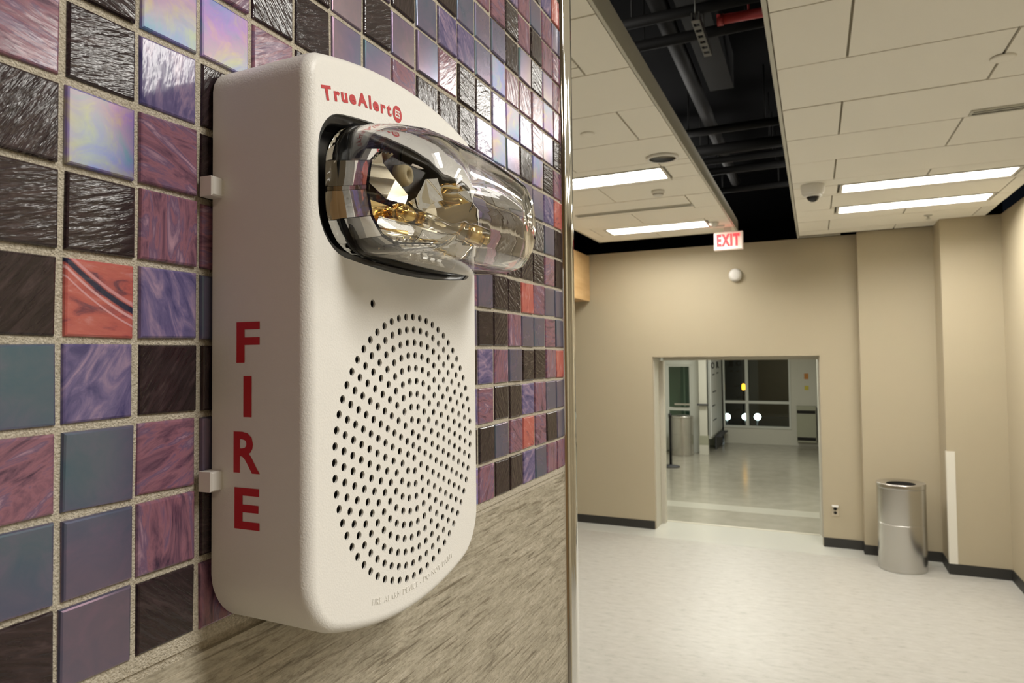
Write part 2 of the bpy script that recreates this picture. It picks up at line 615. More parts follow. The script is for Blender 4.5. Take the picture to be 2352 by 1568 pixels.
def cloud(label, z, rows, seams, u0, u1f, holes, outline, fascia):
    mb = MB()
    for (a, b, c, d) in outline:
        for q in subtract((a, b, c, d), holes):
            mb.ubox(*q, z + .012, z + .07)
    root = mb.build('ceiling', M['joint'])
    struct(root, label)
    G = .0055
    for k in range(len(rows) - 1):
        v0, v1 = rows[k], rows[k + 1]
        sx = [u0] + sorted(s for s in seams[k % 2] if u0 + .05 < s < u1f(v0) - .05) + [u1f(v0)]
        for a, b in zip(sx, sx[1:]):
            for q in subtract((a, b, v0, v1), holes):
                cut = [(q[0], q[1], q[2], q[3])]
                for qq in cut:
                    p = MB()
                    c = W((qq[0] + qq[1]) / 2, (qq[2] + qq[3]) / 2, z)
                    zz = z + random.uniform(-.0012, .0012)
                    p.ubox(qq[0] + G, qq[1] - G, qq[2] + G, qq[3] - G, zz, z + .0119)
                    p.build('panel', M['panel'], root, origin=c)
    f = MB()
    for q in fascia:
        f.ubox(*q)
    f.build('edge_trim', M['edge'], root)
    return root


RA = (.41, 1.60, 5.94, 6.27)
RB = (.41, 1.62, 6.86, 7.21)
LA = (-1.98, -.79, 5.12, 5.50)
LB = (-1.93, -.79, 7.46, 7.86)
LC = (-2.06, -.865, 2.72, 3.10)
LD = (-2.06, -.80, 0.9, 1.25)
r_rows = [.33, .93, 1.53, 2.13, 2.73, 3.33, 3.93, 4.53, 5.13, 5.73, 6.33, 6.93, 7.53, 8.13, 8.40]
ceil_r = cloud('pale ceiling cloud of long boards right of the open black slot', RZ, r_rows,
               [[.373 + 1.25 * k for k in range(3)], [.999 + 1.25 * k for k in range(3)]],
               .078, lambda v: 3.6 if v < 6.0 else 1.74, [RA, RB],
               [(.078, 3.6, -4.0, 6.33), (.078, 1.74, 6.33, 7.86), (.078, 1.30, 7.86, 8.40), (.078, .5, 8.40, 8.54)],
               [(.060, .078, -4.0, 8.54, RZ - .002, RZ + .13), (.06, .5, 8.54, 8.548, RZ - .002, RZ + .1)])
l_rows = [-.92, -.33, .26, .85, 1.44, 2.03, 2.62, 3.21, 3.80, 4.39, 4.98, 5.57, 6.16, 6.75, 7.34, 7.93, 8.30]
ceil_l = cloud('pale ceiling cloud of long boards left of the open black slot', LZ, l_rows,
               [[-.806, -2.05], [-1.43]], -2.2, lambda v: -.575, [LA, LB, LC, LD],
               [(-2.2, -.575, .6, 8.30)],
               [(-.575, -.560, .6, 8.30, LZ - .002, LZ + .12), (-2.215, -2.2, .6, 8.30, LZ - .002, LZ + .12), (-2.215, -.56, 8.30, 8.312, LZ - .002, LZ + .1)])


def troffer(r, z, label):
    u0, u1, v0, v1 = r
    c = W((u0 + u1) / 2, (v0 + v1) / 2, z)
    root = tag(empty('ceiling_light', c), label, 'ceiling light', 'fluorescent troffers in the ceiling')
    mb = MB()
    g = .012
    t = .022
    a, b, c_, d = u0 + g, u1 - g, v0 + g, v1 - g
    mb.ubox(a, b, c_, c_ + t, z - .004, z + .085)
    mb.ubox(a, b, d - t, d, z - .004, z + .085)
    mb.ubox(a, a + t, c_ + t, d - t, z - .004, z + .085)
    mb.ubox(b - t, b, c_ + t, d - t, z - .004, z + .085)
    mb.build('frame', M['whitemetal'], root)
    mb = MB()
    mb.ubox(a + t, b - t, c_ + t, d - t, z + .066, z + .082)
    mb.build('diffuser', M['lamp'], root)
    return root


troffer(RA, RZ, 'lit long ceiling light in the right cloud, nearer of its pair')
troffer(RB, RZ, 'lit long ceiling light in the right cloud, shorter-looking one nearest the far wall')
troffer(LA, LZ, 'lit long ceiling light in the left cloud beside the dark round downlight')
troffer(LB, LZ, 'lit long ceiling light in the left cloud close to the EXIT sign')
troffer(LC, LZ, 'lit ceiling light showing only its corner beside the chrome edge strip, high up')

# ------------------------------------------------------------------ things in the black slot
for i, (v, z, r) in enumerate([(3.43, 3.84, .028), (3.72, 3.84, .030), (5.25, 3.78, .03), (5.85, 3.80, .045), (6.35, 3.84, .03), (6.9, 3.88, .035), (7.4, 3.80, .03)]):
    hang = [(-.08, 4.2), (-.62, 4.2)]
    mb = MB()
    mb.tube(W(-1.6, v, z), W(.9, v + .03, z), r, 12)
    for hu, hz in hang:
        mb.tube(W(hu, v + .015, z), W(hu, v + .015, hz), .006, 6)
    c = ['nearest the camera', 'just behind the nearest one', 'third back, level with the round downlight', 'thick one in the far cluster', 'thin one in the far cluster',
         'second from the far wall', 'closest to the far wall'][i]
    tag(mb.build('conduit_pipe', M['pipe'], origin=W(-.3, v, z)), 'dark pipe crossing the black ceiling slot, ' + c, 'pipe', 'pipes across the black ceiling slot')
mb = MB()
mb.box((-.42, 1.0, 3.96), (-.26, 5.0, 4.2))
tag(mb.build('air_duct', M['pipe'], origin=(-.28, 3, 3.92)), 'dark rectangular duct running along the middle of the black slot', 'duct')
mb = MB()
mb.tube((-.50, 1.0, 4.0), (-.54, 8.0, 4.0), .05, 12)
tag(mb.build('long_pipe', M['pipe'], origin=(-.46, 4, 4.0)), 'long dark pipe running lengthwise along the left of the black slot', 'pipe')
mb = MB()
x, y = -.285, 3.40
SZ = 3.745
mb.box((x - .02, y, SZ), (x - .014, y + .46, SZ + .04))
mb.box((x + .014, y, SZ), (x + .02, y + .46, SZ + .04))
for k in range(7):
    yy = y + k * .07
    mb.box((x - .014, yy, SZ), (x + .014, yy + .038, SZ + .004))
mb.tube((x, y + .012, SZ + .004), (x, y + .012, 3.96), .005, 6)
mb.tube((x, y + .30, SZ + .004), (x, y + .30, 3.96), .005, 6)
tag(mb.build('strut_channel', M['pipe2'], origin=(x, y + .2, 3.76)), 'slotted metal strut channel hanging in the black ceiling slot', 'strut')
mb = MB()
mb.tube((-.19, 3.565, 3.80), (.9, 3.575, 3.80), .024, 12)
mb.tube((-.20, 3.565, 3.80), (-.17, 3.565, 3.80), .029, 12)
mb.tube((-.05, 3.567, 3.80), (-.05, 3.567, 4.2), .006, 6)
tag(mb.build('sprinkler_pipe', M['redpipe'], origin=(.3, 3.57, 3.80)), 'short red pipe crossing the black ceiling slot', 'pipe')

# ------------------------------------------------------------------ ceiling fittings
c = W(.226, 5.85, RZ)
root = tag(empty('dome_camera', c), 'white dome security camera under the right ceiling cloud', 'camera')
mb = MB()
mb.lathe([(.085, 0), (.088, -.012), (.080, -.065), (.062, -.082)], c, 'z', 32)
mb.build('housing', M['whitemetal'], root)
mb = MB()
mb.lathe([(.05, -.08)] + [(.047 * math.cos(a), -.085 - .047 * math.sin(a)) for a in (0, .3, .6, .9, 1.2, 1.45)], c, 'z', 24)
mb.build('smoked_dome', M['black'], root)
mb = MB()
mb.lathe([(.062, -.078), (.066, -.088), (.050, -.092)], c, 'z', 24)
mb.build('trim_ring', M['white'], root)


def plate(u, v, z, r, label, g):
    c = W(u, v, z)
    mb = MB()
    mb.lathe([(r * .9, -.0005), (r, -.003), (r * .96, -.009), (r * .6, -.011)], c, 'z', 28)
    return tag(mb.build('sprinkler_cover', M['panel'], origin=c), label, 'sprinkler cover', g)


plate(1.005, 3.65, RZ, .05, 'round white sprinkler cover on the right ceiling cloud', 'sprinkler covers')
plate(-1.07, 4.1, LZ, .045, 'round white sprinkler cover on the left ceiling cloud', 'sprinkler covers')

# recessed downlight in the left cloud
c = W(-.745, 4.86, LZ)
root = tag(empty('downlight', c), 'unlit round downlight with a dark opening in the left cloud', 'downlight')
mb = MB()
mb.lathe([(.095, -.001), (.112, -.004), (.114, -.016), (.098, -.020), (.092, -.016)], c, 'z', 36, cap0=False, cap1=False)
mb.build('trim_ring', M['white'], root)
mb = MB()
mb.lathe([(.093, -.014), (.080, -.0008), (.02, -.0008)], c, 'z', 36, cap0=False)
mb.build('dark_baffle', M['black'], root)

c = W(-.985, 5.88, LZ)
root = tag(empty('smoke_detector', c), 'small white smoke detector between the two left cloud lights', 'smoke detector')
mb = MB()
mb.lathe([(.055, 0), (.055, -.02), (.043, -.028), (.040, -.045), (.02, -.05)], c, 'z', 24)
mb.build('body', M['whitemetal'], root)
mb = MB()
mb.lathe([(.0445, -.0285), (.0435, -.036)], c, 'z', 24, cap0=False, cap1=False)
mb.build('dark_vent', M['joint'], root)

c = W(-.74, 7.62, LZ)
root = tag(empty('occupancy_sensor', c), 'small white ceiling sensor above the EXIT sign', 'sensor')
mb = MB()
mb.lathe([(.05, 0), (.05, -.018), (.03, -.04), (.012, -.046)], c, 'z', 24)
mb.build('body', M['whitemetal'], root)
mb = MB()
mb.box((c[0] - .015, c[1] - .01, LZ - .055), (c[0] + .11, c[1] + .01, LZ - .035))
mb.build('arm', M['whitemetal'], root)


def slot(u0, u1, v, z, label):
    c = W((u0 + u1) / 2, v, z)
    root = tag(empty('slot_diffuser', c), label, 'air diffuser', 'linear air diffusers')
    mb = MB()
    mb.ubox(u0, u1, v - .045, v - .033, z - .010, z - .0015)
    mb.ubox(u0, u1, v + .033, v + .045, z - .010, z - .0015)
    mb.ubox(u0, u0 + .012, v - .033, v + .033, z - .010, z - .0015)
    mb.ubox(u1 - .012, u1, v - .033, v + .033, z - .010, z - .0015)
    mb.ubox(u0 + .012, u1 - .012, v - .006, v + .006, z - .009, z - .0015)
    mb.build('frame', M['edge'], root)
    mb = MB()
    mb.ubox(u0 + .012, u1 - .012, v - .033, v - .006, z - .004, z - .0015)
    mb.ubox(u0 + .012, u1 - .012, v + .006, v + .033, z - .004, z - .0015)
    mb.build('dark_slot', M['hole'], root)


slot(1.015, 2.25, 4.45, RZ, 'dark linear air slot in the right ceiling cloud')
slot(-1.95, -.80, 6.57, LZ, 'dark linear air slot in the left ceiling cloud')
c = W(1.23, 7.72, RZ)
mb = MB()
mb.lathe([(.035, 0), (.035, -.006), (.012, -.012), (.010, -.03), (.02, -.034), (.02, -.037)], c, 'z', 20)
tag(mb.build('ceiling_sprinkler', M['edge'], origin=c), 'small sprinkler head near the notch of the right cloud', 'sprinkler')


# ------------------------------------------------------------------ lettering
def text_mesh(txt, size, thick=0.0, depth=0.0, squash=1.0):
    cu = bpy.data.curves.new('lettering', 'FONT')
    cu.body = txt
    cu.size = size
    cu.offset = thick
    cu.extrude = depth
    cu.align_x = 'CENTER'
    cu.align_y = 'CENTER'
    cu.resolution_u = 3
    ob = bpy.data.objects.new('lettering', cu)
    COL.objects.link(ob)
    bpy.context.view_layer.update()
    me = bpy.data.meshes.new_from_object(ob.evaluated_get(bpy.context.evaluated_depsgraph_get()))
    bpy.data.objects.remove(ob)
    bpy.data.curves.remove(cu)
    vs = [Vector((v.co.x * squash, v.co.y, v.co.z)) for v in me.vertices]
    fs = [tuple(p.vertices) for p in me.polygons]
    bpy.data.meshes.remove(me)
    return vs, fs


def put_text(mb, vf, o, ex, ey, ez, mi=0):
    o, ex, ey, ez = map(Vector, (o, ex, ey, ez))
    mb.add([o + ex * v.x + ey * v.y + ez * v.z for v in vf[0]], vf[1], mi)


# EXIT sign
c = W(-.635, 8.02, 3.37)
root = tag(empty('exit_sign', c), 'lit white sign with red EXIT letters at the end of the left cloud', 'exit sign')
ex = (W(1, 0, 0) - W(0, 0, 0)).normalized()
ey = Vector((ex.y, -ex.x, 0))         # towards the hall
mb = MB()
hw, hh, hd = .152, .098, .028
pts = lambda a, b, d: [c + ex * x + Vector((0, 0, z)) + ey * d for x, z in ((-a, -b), (a, -b), (a, b), (-a, b))]
mb.loops([pts(hw, hh, -hd), pts(hw, hh, hd * .8), pts(hw - .006, hh - .006, hd)], smooth=False)
mb.build('housing', M['exitface'], root)
mb = MB()
mb.box((c.x - .05, c.y - .02, c.z + hh), (c.x + .03, c.y + .02, LZ - .0))
mb.build('canopy_mount', M['whitemetal'], root)
mb = MB()
for i, ch in enumerate('EXIT'):
    t = text_mesh(ch, .175, .0085, .0015, .60)
    put_text(mb, t, c + ex * {'E': -.100, 'X': -.026, 'I': .033, 'T': .088}[ch] + ey * (hd + .002), ex, (0, 0, 1), ey)
mb.build('letters', M['exitred'], root, fix=False)

# round sounder on the far wall
c = W(-.625, 8.595, 3.05)
root = tag(empty('wall_sounder', c), 'round white sounder on the far wall above the door opening', 'sounder')
mb = MB()
mb.lathe([(.074, .0), (.076, -.02), (.070, -.05)], c, 'y', 32, cap0=True)
mb.build('base', M['whitemetal'], root)
mb = MB()
mb.lathe([(.068, -.05), (.066, -.058), (.052, -.068), (.02, -.073)], c, 'y', 32)
mb.build('dome', M['white'], root)

# wall outlet
c = W(.378, 8.595, .40)
root = tag(empty('wall_outlet', c), 'small duplex wall outlet right of the door opening', 'outlet')
mb = MB()
mb.ubox(c.x - .035, c.x + .035, 8.588, 8.595, .343, .457)
mb.build('cover_plate', mat('beige_plate', (.52, .45, .33), .4), root)
for k, zz in enumerate((.378, .422)):
    p = MB()
    p.lathe([(.017, 0), (.016, -.004)], (c.x, c.y - .0065, zz), 'y', 16)
    p.build('socket', M['hole'], root)
mb = MB()
mb.ubox(c.x - .032, c.x + .032, 8.545, 8.588, .447, .462)
mb.build('top_flap', M['white'], root)

# vinyl corner guard on the column
mb = MB()
mb.ubox(1.355, 1.428, 8.008, 8.013, BH, 1.17)
mb.ubox(1.354, 1.36, 8.013, 8.06, BH, 1.17)
tag(mb.build('corner_guard', M['guard'], origin=W(1.39, 8.01, BH)), 'pale vinyl corner guard on the column beside the steel can', 'corner guard')

# timber bulkhead on the far left
mb = MB()
mb.ubox(-3.4, -2.43, 5.0, 8.58, 2.82, 3.40)
struct(mb.build('trim_1', M['wood']), 'maple veneered bulkhead hanging at the far left')


# ------------------------------------------------------------------ litter cans
def can(name, c, r, h, label, hall):
    root = tag(empty(name, c), label, 'trash can', 'steel litter cans')
    mb = MB()
    n = 48
    mb.lathe([(r * .985, .0), (r, .010), (r, .020), (r, h * .525), (r, h * .535)], c, 'z', n, cap1=False)
    mb.lathe([(r, h * .535), (r * .992, h * .537), (r * .992, h * .541), (r, h * .543)], c, 'z', n, cap0=False, cap1=False, smooth=False)
    mb.lathe([(r, h * .543), (r, h * .553), (r, h - .06), (r, h - .05)], c, 'z', n, cap0=False, cap1=False)
    mb.build('body', M['steel'], root)
    mb = MB()
    mb.lathe([(r * .99, h - .05), (r + .003, h - .046), (r + .003, h - .040), (r + .003, h - .010), (r + .001, h - .003), (r * .97, h), (r * .93, h), (r * .64, h - .012), (r * .60, h - .014)], c, 'z', n, cap0=False, cap1=False)
    mb.build('lid_ring', M['steel'], root)
    mb = MB()
    mb.lathe([(r * .598, h - .0145), (r * .59, h - .16), (.001, h - .17)], c, 'z', n, cap0=False)
    mb.build('dark_liner', M['hole'], root)
    return root


can('trash_can', Vector((.965, 7.98, 0)), .217, .845, 'brushed steel litter can standing against the beige wall', True)

# ------------------------------------------------------------------ lobby beyond the opening
LV = 17.75
mb = MB()
mb.ubox(.235, .5, 9.06, 18.2, 0, 2.8)
mb.ubox(-.33, .235, LV, LV + .2, 0, 2.8)
mb.ubox(-1.85, -.33, LV, LV + .2, 0, .37)
mb.ubox(-1.85, -.33, LV, LV + .2, 2.4, 2.8)
struct(mb.build('wall_lobby', M['wall2']), 'pale grey lobby wall round the night window')
mb = MB()
mb.ubox(-4.6, .9, 9.06, 18.2, 2.8, 2.9)
struct(mb.build('ceiling_lobby', M['panel']), 'pale lobby ceiling')
mb = MB()
mb.ubox(-4.6, -2.9, 8.9, 9.06, 0, 2.8)
mb.ubox(-3.6, -3.5, 9.06, 18.2, 0, 2.8)
mb.ubox(-3.5, -1.94, 17.1, 17.2, 0, 2.8)
struct(mb.build('wall_lobby_side', M['wall2']), 'pale grey side wall of the lobby')
# night window
mb = MB()
mb.ubox(-1.85, -1.81, LV - .02, LV + .1, .37, 2.4)
mb.ubox(-.37, -.33, LV - .02, LV + .1, .37, 2.4)
mb.ubox(-1.81, -.37, LV - .02, LV + .1, .37, .42)
win = struct(mb.build('window_1', M['frame']), 'tall dark night window with pale mullions at the end of the lobby')
mb = MB()
mb.ubox(-1.335, -1.265, LV - .03, LV + .1, .42, 2.4)
mb.build('mullion', M['frame'], win)
for a, b in ((-1.81, -1.335), (-1.265, -.37)):
    mb = MB()
    mb.ubox(a, b, LV - .02, LV + .1, .95, 1.01)
    mb.build('transom', M['frame'], win)
    for z0, z1 in ((.42, .95), (1.01, 2.4)):
        mb = MB()
        mb.ubox(a, b, LV + .03, LV + .036, z0, z1)
        mb.build('pane', M['pane'], win)
# white storefront with a glass door at the left of the lobby
SV = 15.75
mb = MB()
mb.ubox(-2.30, -2.11, SV, SV + .12, 0, 2.8)
mb.ubox(-2.97, -2.84, SV, SV + .12, 0, 2.8)
mb.ubox(-2.84, -2.30, SV, SV + .12, 1.90, 2.8)
door = struct(mb.build('door_1', M['frame']), 'white framed glass door at the left of the lobby')
mb = MB()
mb.ubox(-2.84, -2.79, SV + .02, SV + .07, .02, 1.90)
mb.ubox(-2.34, -2.30, SV + .02, SV + .07, .02, 1.90)
mb.ubox(-2.79, -2.34, SV + .02, SV + .07, .02, .20)
mb.ubox(-2.79, -2.34, SV + .02, SV + .07, .90, .97)
mb.ubox(-2.79, -2.34, SV + .02, SV + .07, 1.86, 1.90)
leaf = mb.build('leaf', M['frame'], door)
for z0, z1 in ((.20, .90), (.97, 1.86)):
    mb = MB()
    mb.ubox(-2.79, -2.34, SV + .04, SV + .046, z0, z1)
    mb.build('pane', M['gpane'], leaf)
mb = MB()
mb.ubox(-2.66, -2.33, SV - .05, SV - .02, 1.02, 1.06)
mb.ubox(-2.64, -2.61, SV - .02, SV + .02, 1.02, 1.06)
mb.ubox(-2.38, -2.35, SV - .02, SV + .02, 1.02, 1.06)
mb.build('push_bar', M['steel'], door)
mb = MB()
mb.ubox(-2.68, -2.36, SV + .9, SV + .94, 0, 2.5)
tag(mb.build('curtain_panel', M['teal'], origin=W(-2.5, SV + .92, 0)), 'teal panel standing behind the greenish glass door', 'panel')
mb = MB()
mb.ubox(-2.60, -2.565, SV + .82, SV + .86, 0, 2.5)
tag(mb.build('panel_post', M['frame'], origin=W(-2.58, SV + .88, 0)), 'pale upright strip in front of the teal panel', 'post')
mb = MB()
mb.ubox(-1.94, -1.89, SV + .05, LV, .30, 2.8)
struct(mb.build('wall_pier', M['frame']), 'white partition between the glass door and the night window')
mb = MB()
mb.ubox(-2.10, -1.91, SV - .30, SV - .18, .20, .40)
tag(mb.build('kick_box', M['heater'], origin=W(-2.0, SV - .25, .2)), 'small olive box low on the slim white lobby post', 'box')
mb = MB()
mb.ubox(-2.09, -1.93, SV - .29, SV - .19, .40, 2.8)
mb.ubox(-2.10, -1.91, SV - .30, SV - .18, 0, .20)
struct(mb.build('trim_2', M['wall2']), 'slim white post beside the glass door')
mb = MB()
mb.ubox(-2.12, -1.90, SV - .37, SV - .29, 1.04, 1.075)
tag(mb.build('grab_handle', M['ink'], origin=W(-2.0, SV - .33, 1.05)), 'dark handle across the slim white post', 'handle')
c = W(-1.87, 16.6, .5)
root = tag(empty('printed_board', c), 'tall white printed board with large dark letters left of the night window', 'board')
mb = MB()
mb.ubox(-1.888, -1.872, 15.72, 17.66, .36, 2.3)
mb.build('sheet', M['poster'], root)
ax = (W(-1.87, 17.3, 0) - W(-1.87, 15.9, 0)).normalized()
for ch, wt, v in (('O', .010, 16.10), ('R', .018, 16.92)):
    mb = MB()
    put_text(mb, text_mesh(ch, .185, wt * .7, .001, 3.9), W(-1.871, v, 1.87), ax, (0, 0, 1), (1, 0, 0))
    mb.build('printed_letter', M['ink'], root, fix=False)
for (v, z, l) in ((16.0, 1.66, .4), (16.7, 1.68, .4), (16.0, 1.28, .6), (15.9, .98, .5), (16.0, .66, .6)):
    mb = MB()
    p0 = W(-1.8715, v, z)
    mb.add([p0, p0 + ax * l, p0 + ax * l + Vector((0, 0, .03)), p0 + Vector((0, 0, .03))], [(0, 1, 2, 3)])
    mb.build('printed_line', M['ink'], root, fix=False)
mb = MB()
mb.ubox(-1.889, -1.74, 16.4, 17.6, .28, .31)
mb.ubox(-1.889, -1.86, 16.4, 17.6, .0, .28)
tag(mb.build('low_ledge', M['ink'], origin=W(-1.82, 17, .28)), 'dark ledge under the printed board', 'ledge')
can('trash_can', W(-2.42, 15.25, 0), .225, .83, 'steel litter can in the lobby before the glass door', False)
c = W(-2.36, 13.55, 0)
root = tag(empty('stanchion', c), 'black crowd-control post on a round base inside the opening', 'stanchion')
mb = MB()
mb.lathe([(.17, 0), (.17, .015), (.12, .03), (.03, .045)], c, 'z', 32)
mb.build('base', M['ink'], root)
mb = MB()
mb.lathe([(.026, .045), (.026, .93), (.033, .935), (.033, 1.0), (.02, 1.01)], c, 'z', 20)
mb.build('post', M['black'], root)
# wall heater
c = W(-.06, LV - .1, 0)
root = tag(empty('wall_heater', c), 'putty coloured heater cabinet with two black slots on the lobby end wall', 'heater')
mb = MB()
mb.ubox(-.21, .20, LV - .14, LV - .002, .10, .92)
mb.build('cabinet', M['heater'], root)
for z0 in (.14, .75):
    mb = MB()
    mb.ubox(-.20, .19, LV - .146, LV - .1405, z0, z0 + .075)
    mb.build('black_slot', M['hole'], root)
for nm, z, h, mt, lab in (('wall_notice', 1.53, .13, 'sticker1', 'orange notice on the lobby end wall'), ('wall_notice', 1.28, .1, 'sticker2', 'yellow notice under the orange one on the lobby end wall')):
    mb = MB()
    mb.ubox(-.03, .06, LV - .008, LV - .002, z, z + h)
    tag(mb.build(nm, M[mt], origin=W(-.07, LV, z)), lab, 'notice')
# outside
mb = MB()
mb.ubox(-14, 10, 18.2, 60, -.25, -.2)
struct(mb.build('ground', M['asphalt']), 'dark paved ground outside at night')
mb = MB()
mb.ubox(-5.5, -2.2, 27, 28, -.2, 4)
mb.ubox(-2.2, 1.2, 28, 29, -.2, 3)
tag(mb.build('building', M['brownwall'], origin=W(-3, 27, -.2)), 'dim brown building across the dark lot', 'building')
for (x, y_, z, lab) in ((-2.045, 20.4, .41, 'left round white light glowing outside the night window'), (-1.567, 20.4, .42, 'middle round white light behind the window mullion'),
                        (-1.254, 20.4, .425, 'right round white light glowing outside the night window')):
    p = Vector((x, y_, z))
    root = tag(empty('ground_light', Vector((p.x, p.y, -.2))), lab, 'light', 'white lights outside')
    mb = MB()
    mb.lathe([(.02, -.09), (.075, -.05), (.09, 0), (.075, .05), (.02, .09)], p, 'y', 20)
    mb.build('lamp_glass', M['glow'], root)
    mb = MB()
    mb.tube((p.x, p.y, -.2), (p.x, p.y, z - .08), .025)
    mb.build('stem', M['black'], root)
p = Vector((-1.60, 20.4, 1.23))
root = tag(empty('amber_light', Vector((p.x, p.y, -.2))), 'amber warning light glowing beside the window mullion', 'light')
mb = MB()
mb.lathe([(.035, -.085), (.045, -.05), (.045, .05), (.025, .085)], p, 'z', 16)
mb.build('lamp_glass', M['amber'], root)
mb = MB()
mb.tube((p.x, p.y, -.2), (p.x, p.y, 1.0), .03)
mb.build('post', M['black'], root)

# ------------------------------------------------------------------ the tiled wall
P = .0268
Z0 = CAMP.z + 4.2342 * P             # top of tile row 0
ZB = Z0 - 8 * P                      # bottom of the mosaic
YE = .5025                           # end of the mosaic
mb = MB()
mb.box((-.12, -4.2, ZB - .004), (.0008, YE, 4.2))
wall = struct(mb.build('wall_left', M['grout']), 'mosaic tiled wall holding the fire alarm')
mb = MB()
mb.box((-.12, -4.2, 0), (.0018, YE, ZB - .0075))
mb.build('porcelain_panel', M['porcelain'], wall, origin=(0, .2, 1.7))
mb = MB()
mb.box((-.1, -4.2, ZB - .0075), (-.0004, YE, ZB - .004))
mb.build('grout_joint', M['grout'], wall)
mb = MB()
mb.box((-.119, YE, 0), (-.004, YE + .02, 4.2))
mb.build('wall_end', M['wall'], wall)

T = P * .455                         # half tile


def tile_mesh(k):
    rnd = random.Random(k)
    q = MB()
    j = lambda: rnd.uniform(-.00025, .00025)
    cs = [(-T + j(), -T + j()), (T + j(), -T + j()), (T + j(), T + j()), (-T + j(), T + j())]
    rings = []
    for x, s in ((-.0024, 1.0), (.0012, 1.0), (.0019, .975), (.0022, .93)):
        rings.append([(x, a * s, b * s) for a, b in cs])
    q.loops(rings, cap0=False, cap1=True, smooth=False)
    me = bpy.data.meshes.new('tile')
    me.from_pydata(q.v, [], q.f)
    bm = bmesh.new()
    bm.from_mesh(me)
    bmesh.ops.recalc_face_normals(bm, faces=bm.faces)
    bm.to_mesh(me)
    bm.free()
    return me


KEY = {'d': 't_dark', 'm': 't_mauve', 'r': 't_red', 'b': 't_blue', 'i': 't_irid', 'x': 't_rain', 's': 't_stripe'}
TM = {k: [] for k in KEY}
for k in KEY:
    for n in range(3):
        me = tile_mesh(ord(k) + n * 131)
        me.materials.append(M[KEY[k]])
        TM[k].append(me)
MAP = {}


def col(c, r0, s):
    for i, ch in enumerate(s):
        MAP[(c, r0 + i)] = ch


col(0, -1, 'dmdddimid'); col(0, 7, 'd')
col(1, -1, 'ddxdsbiii')
col(2, -2, 'mxbmmbdmm'); col(2, 7, 'd')
col(3, -2, 'mxddmibidm'); MAP[(3, 6)] = 'd'; MAP[(3, 7)] = 'm'; MAP[(3, 5)] = 'i'; MAP[(3, 4)] = 'd'
col(4, -3, 'mdm')
col(5, -3, 'dddd')
col(6, -4, 'diii')
col(7, -4, 'iddx'); MAP[(7, -3)] = 'd'; MAP[(7, -2)] = 'i'
col(8, -4, 'dimd')
col(9, -5, 'diidd'); MAP[(9, -4)] = 'i'; MAP[(9, -3)] = 'i'; MAP[(9, -2)] = 'd'
col(10, -5, 'dbmdd')
col(11, -5, 'ibddi')
col(12, -6, 'miidbi'); col(12, 1, 'didb'); MAP[(12, 2)] = 'i'; MAP[(12, 3)] = 'd'; MAP[(12, 4)] = 'b'; MAP[(12, 5)] = 'm'; MAP[(12, 6)] = 'd'; MAP[(12, 7)] = 'm'
col(13, -6, 'mixbxd'); col(13, 1, 'mddmdid')
col(14, -6, 'ddmxid'); col(14, 0, 'ddd'); col(14, 3, 'midmd')
col(15, -7, 'mmimbdi'); col(15, 0, 'ddridbrb')
col(16, -7, 'iddmmxi'); col(16, 0, 'ddmidmmi')
col(17, -7, 'mmixidb'); col(17, 0, 'imimmidm')
col(18, -8, 'rimmmdmr'); col(18, 0, 'ddiiriim')


def vis(y, z):
    d = Vector((0, y, z)) - CAMP
    zz = d.dot(fw)
    if zz < .02:
        return False
    px = 1176 + F_PX * d.dot(rt) / zz
    py = 784 - 23.3 - F_PX * d.dot(up) / zz
    return -90 < px < 2400 and -110 < py < 1640


def behind_alarm(i, j):
    y, z = (i + .5) * P, Z0 - (j + .5) * P
    return .098 < y < .207 and 2.045 < z < 2.232


rnd = random.Random(11)
NT = 0
stuff = {k: [[], []] for k in KEY}
unit = {k: TM[k][0] for k in KEY}
for j in range(-46, 8):
    for i in range(-40, 19):
        y, z = (i + .5) * P, Z0 - (j + .5) * P
        key = MAP.get((i, j)) or rnd.choice('dddmmmiiiibbrx')
        if i == 18:
            wscale = (YE - i * P - .0012) / (2 * T)
            yc = (i * P + .0012 + YE) / 2 - .0006
        else:
            wscale, yc = 1.0, y
        if (i, j) in MAP or (vis(y, z) and not behind_alarm(i, j)):
            if behind_alarm(i, j) or not vis(y, z):
                pass
            else:
                o = bpy.data.objects.new('tile', rnd.choice(TM[key]))
                COL.objects.link(o)
                o.parent = wall
                o.location = (rnd.uniform(-.0004, .0004), yc + rnd.uniform(-.0003, .0003), z + rnd.uniform(-.0003, .0003))
                o.rotation_euler = (rnd.uniform(-.012, .012), rnd.uniform(-.014, .014), rnd.uniform(-.014, .014))
                o.scale = (1, wscale, 1)
                NT += 1
                continue
        vs, fs = stuff[key]
        b = len(vs)
        for v in unit[key].vertices:
            vs.append((v.co.x, v.co.y * wscale + yc, v.co.z + z))
        for p in unit[key].polygons:
            fs.append(tuple(q + b for q in p.vertices))
print('tiles', NT)
av, af, am = [], [], []
for n, k in enumerate(KEY):
    b = len(av)
    av += stuff[k][0]
    af += [tuple(q + b for q in f) for f in stuff[k][1]]
    am += [n] * len(stuff[k][1])
me = bpy.data.meshes.new('tile_field')
me.from_pydata(av, [], af)
for k in KEY:
    me.materials.append(M[KEY[k]])
me.polygons.foreach_set('material_index', am)
o = link('tile_field', me, wall)
o['kind'] = 'stuff'

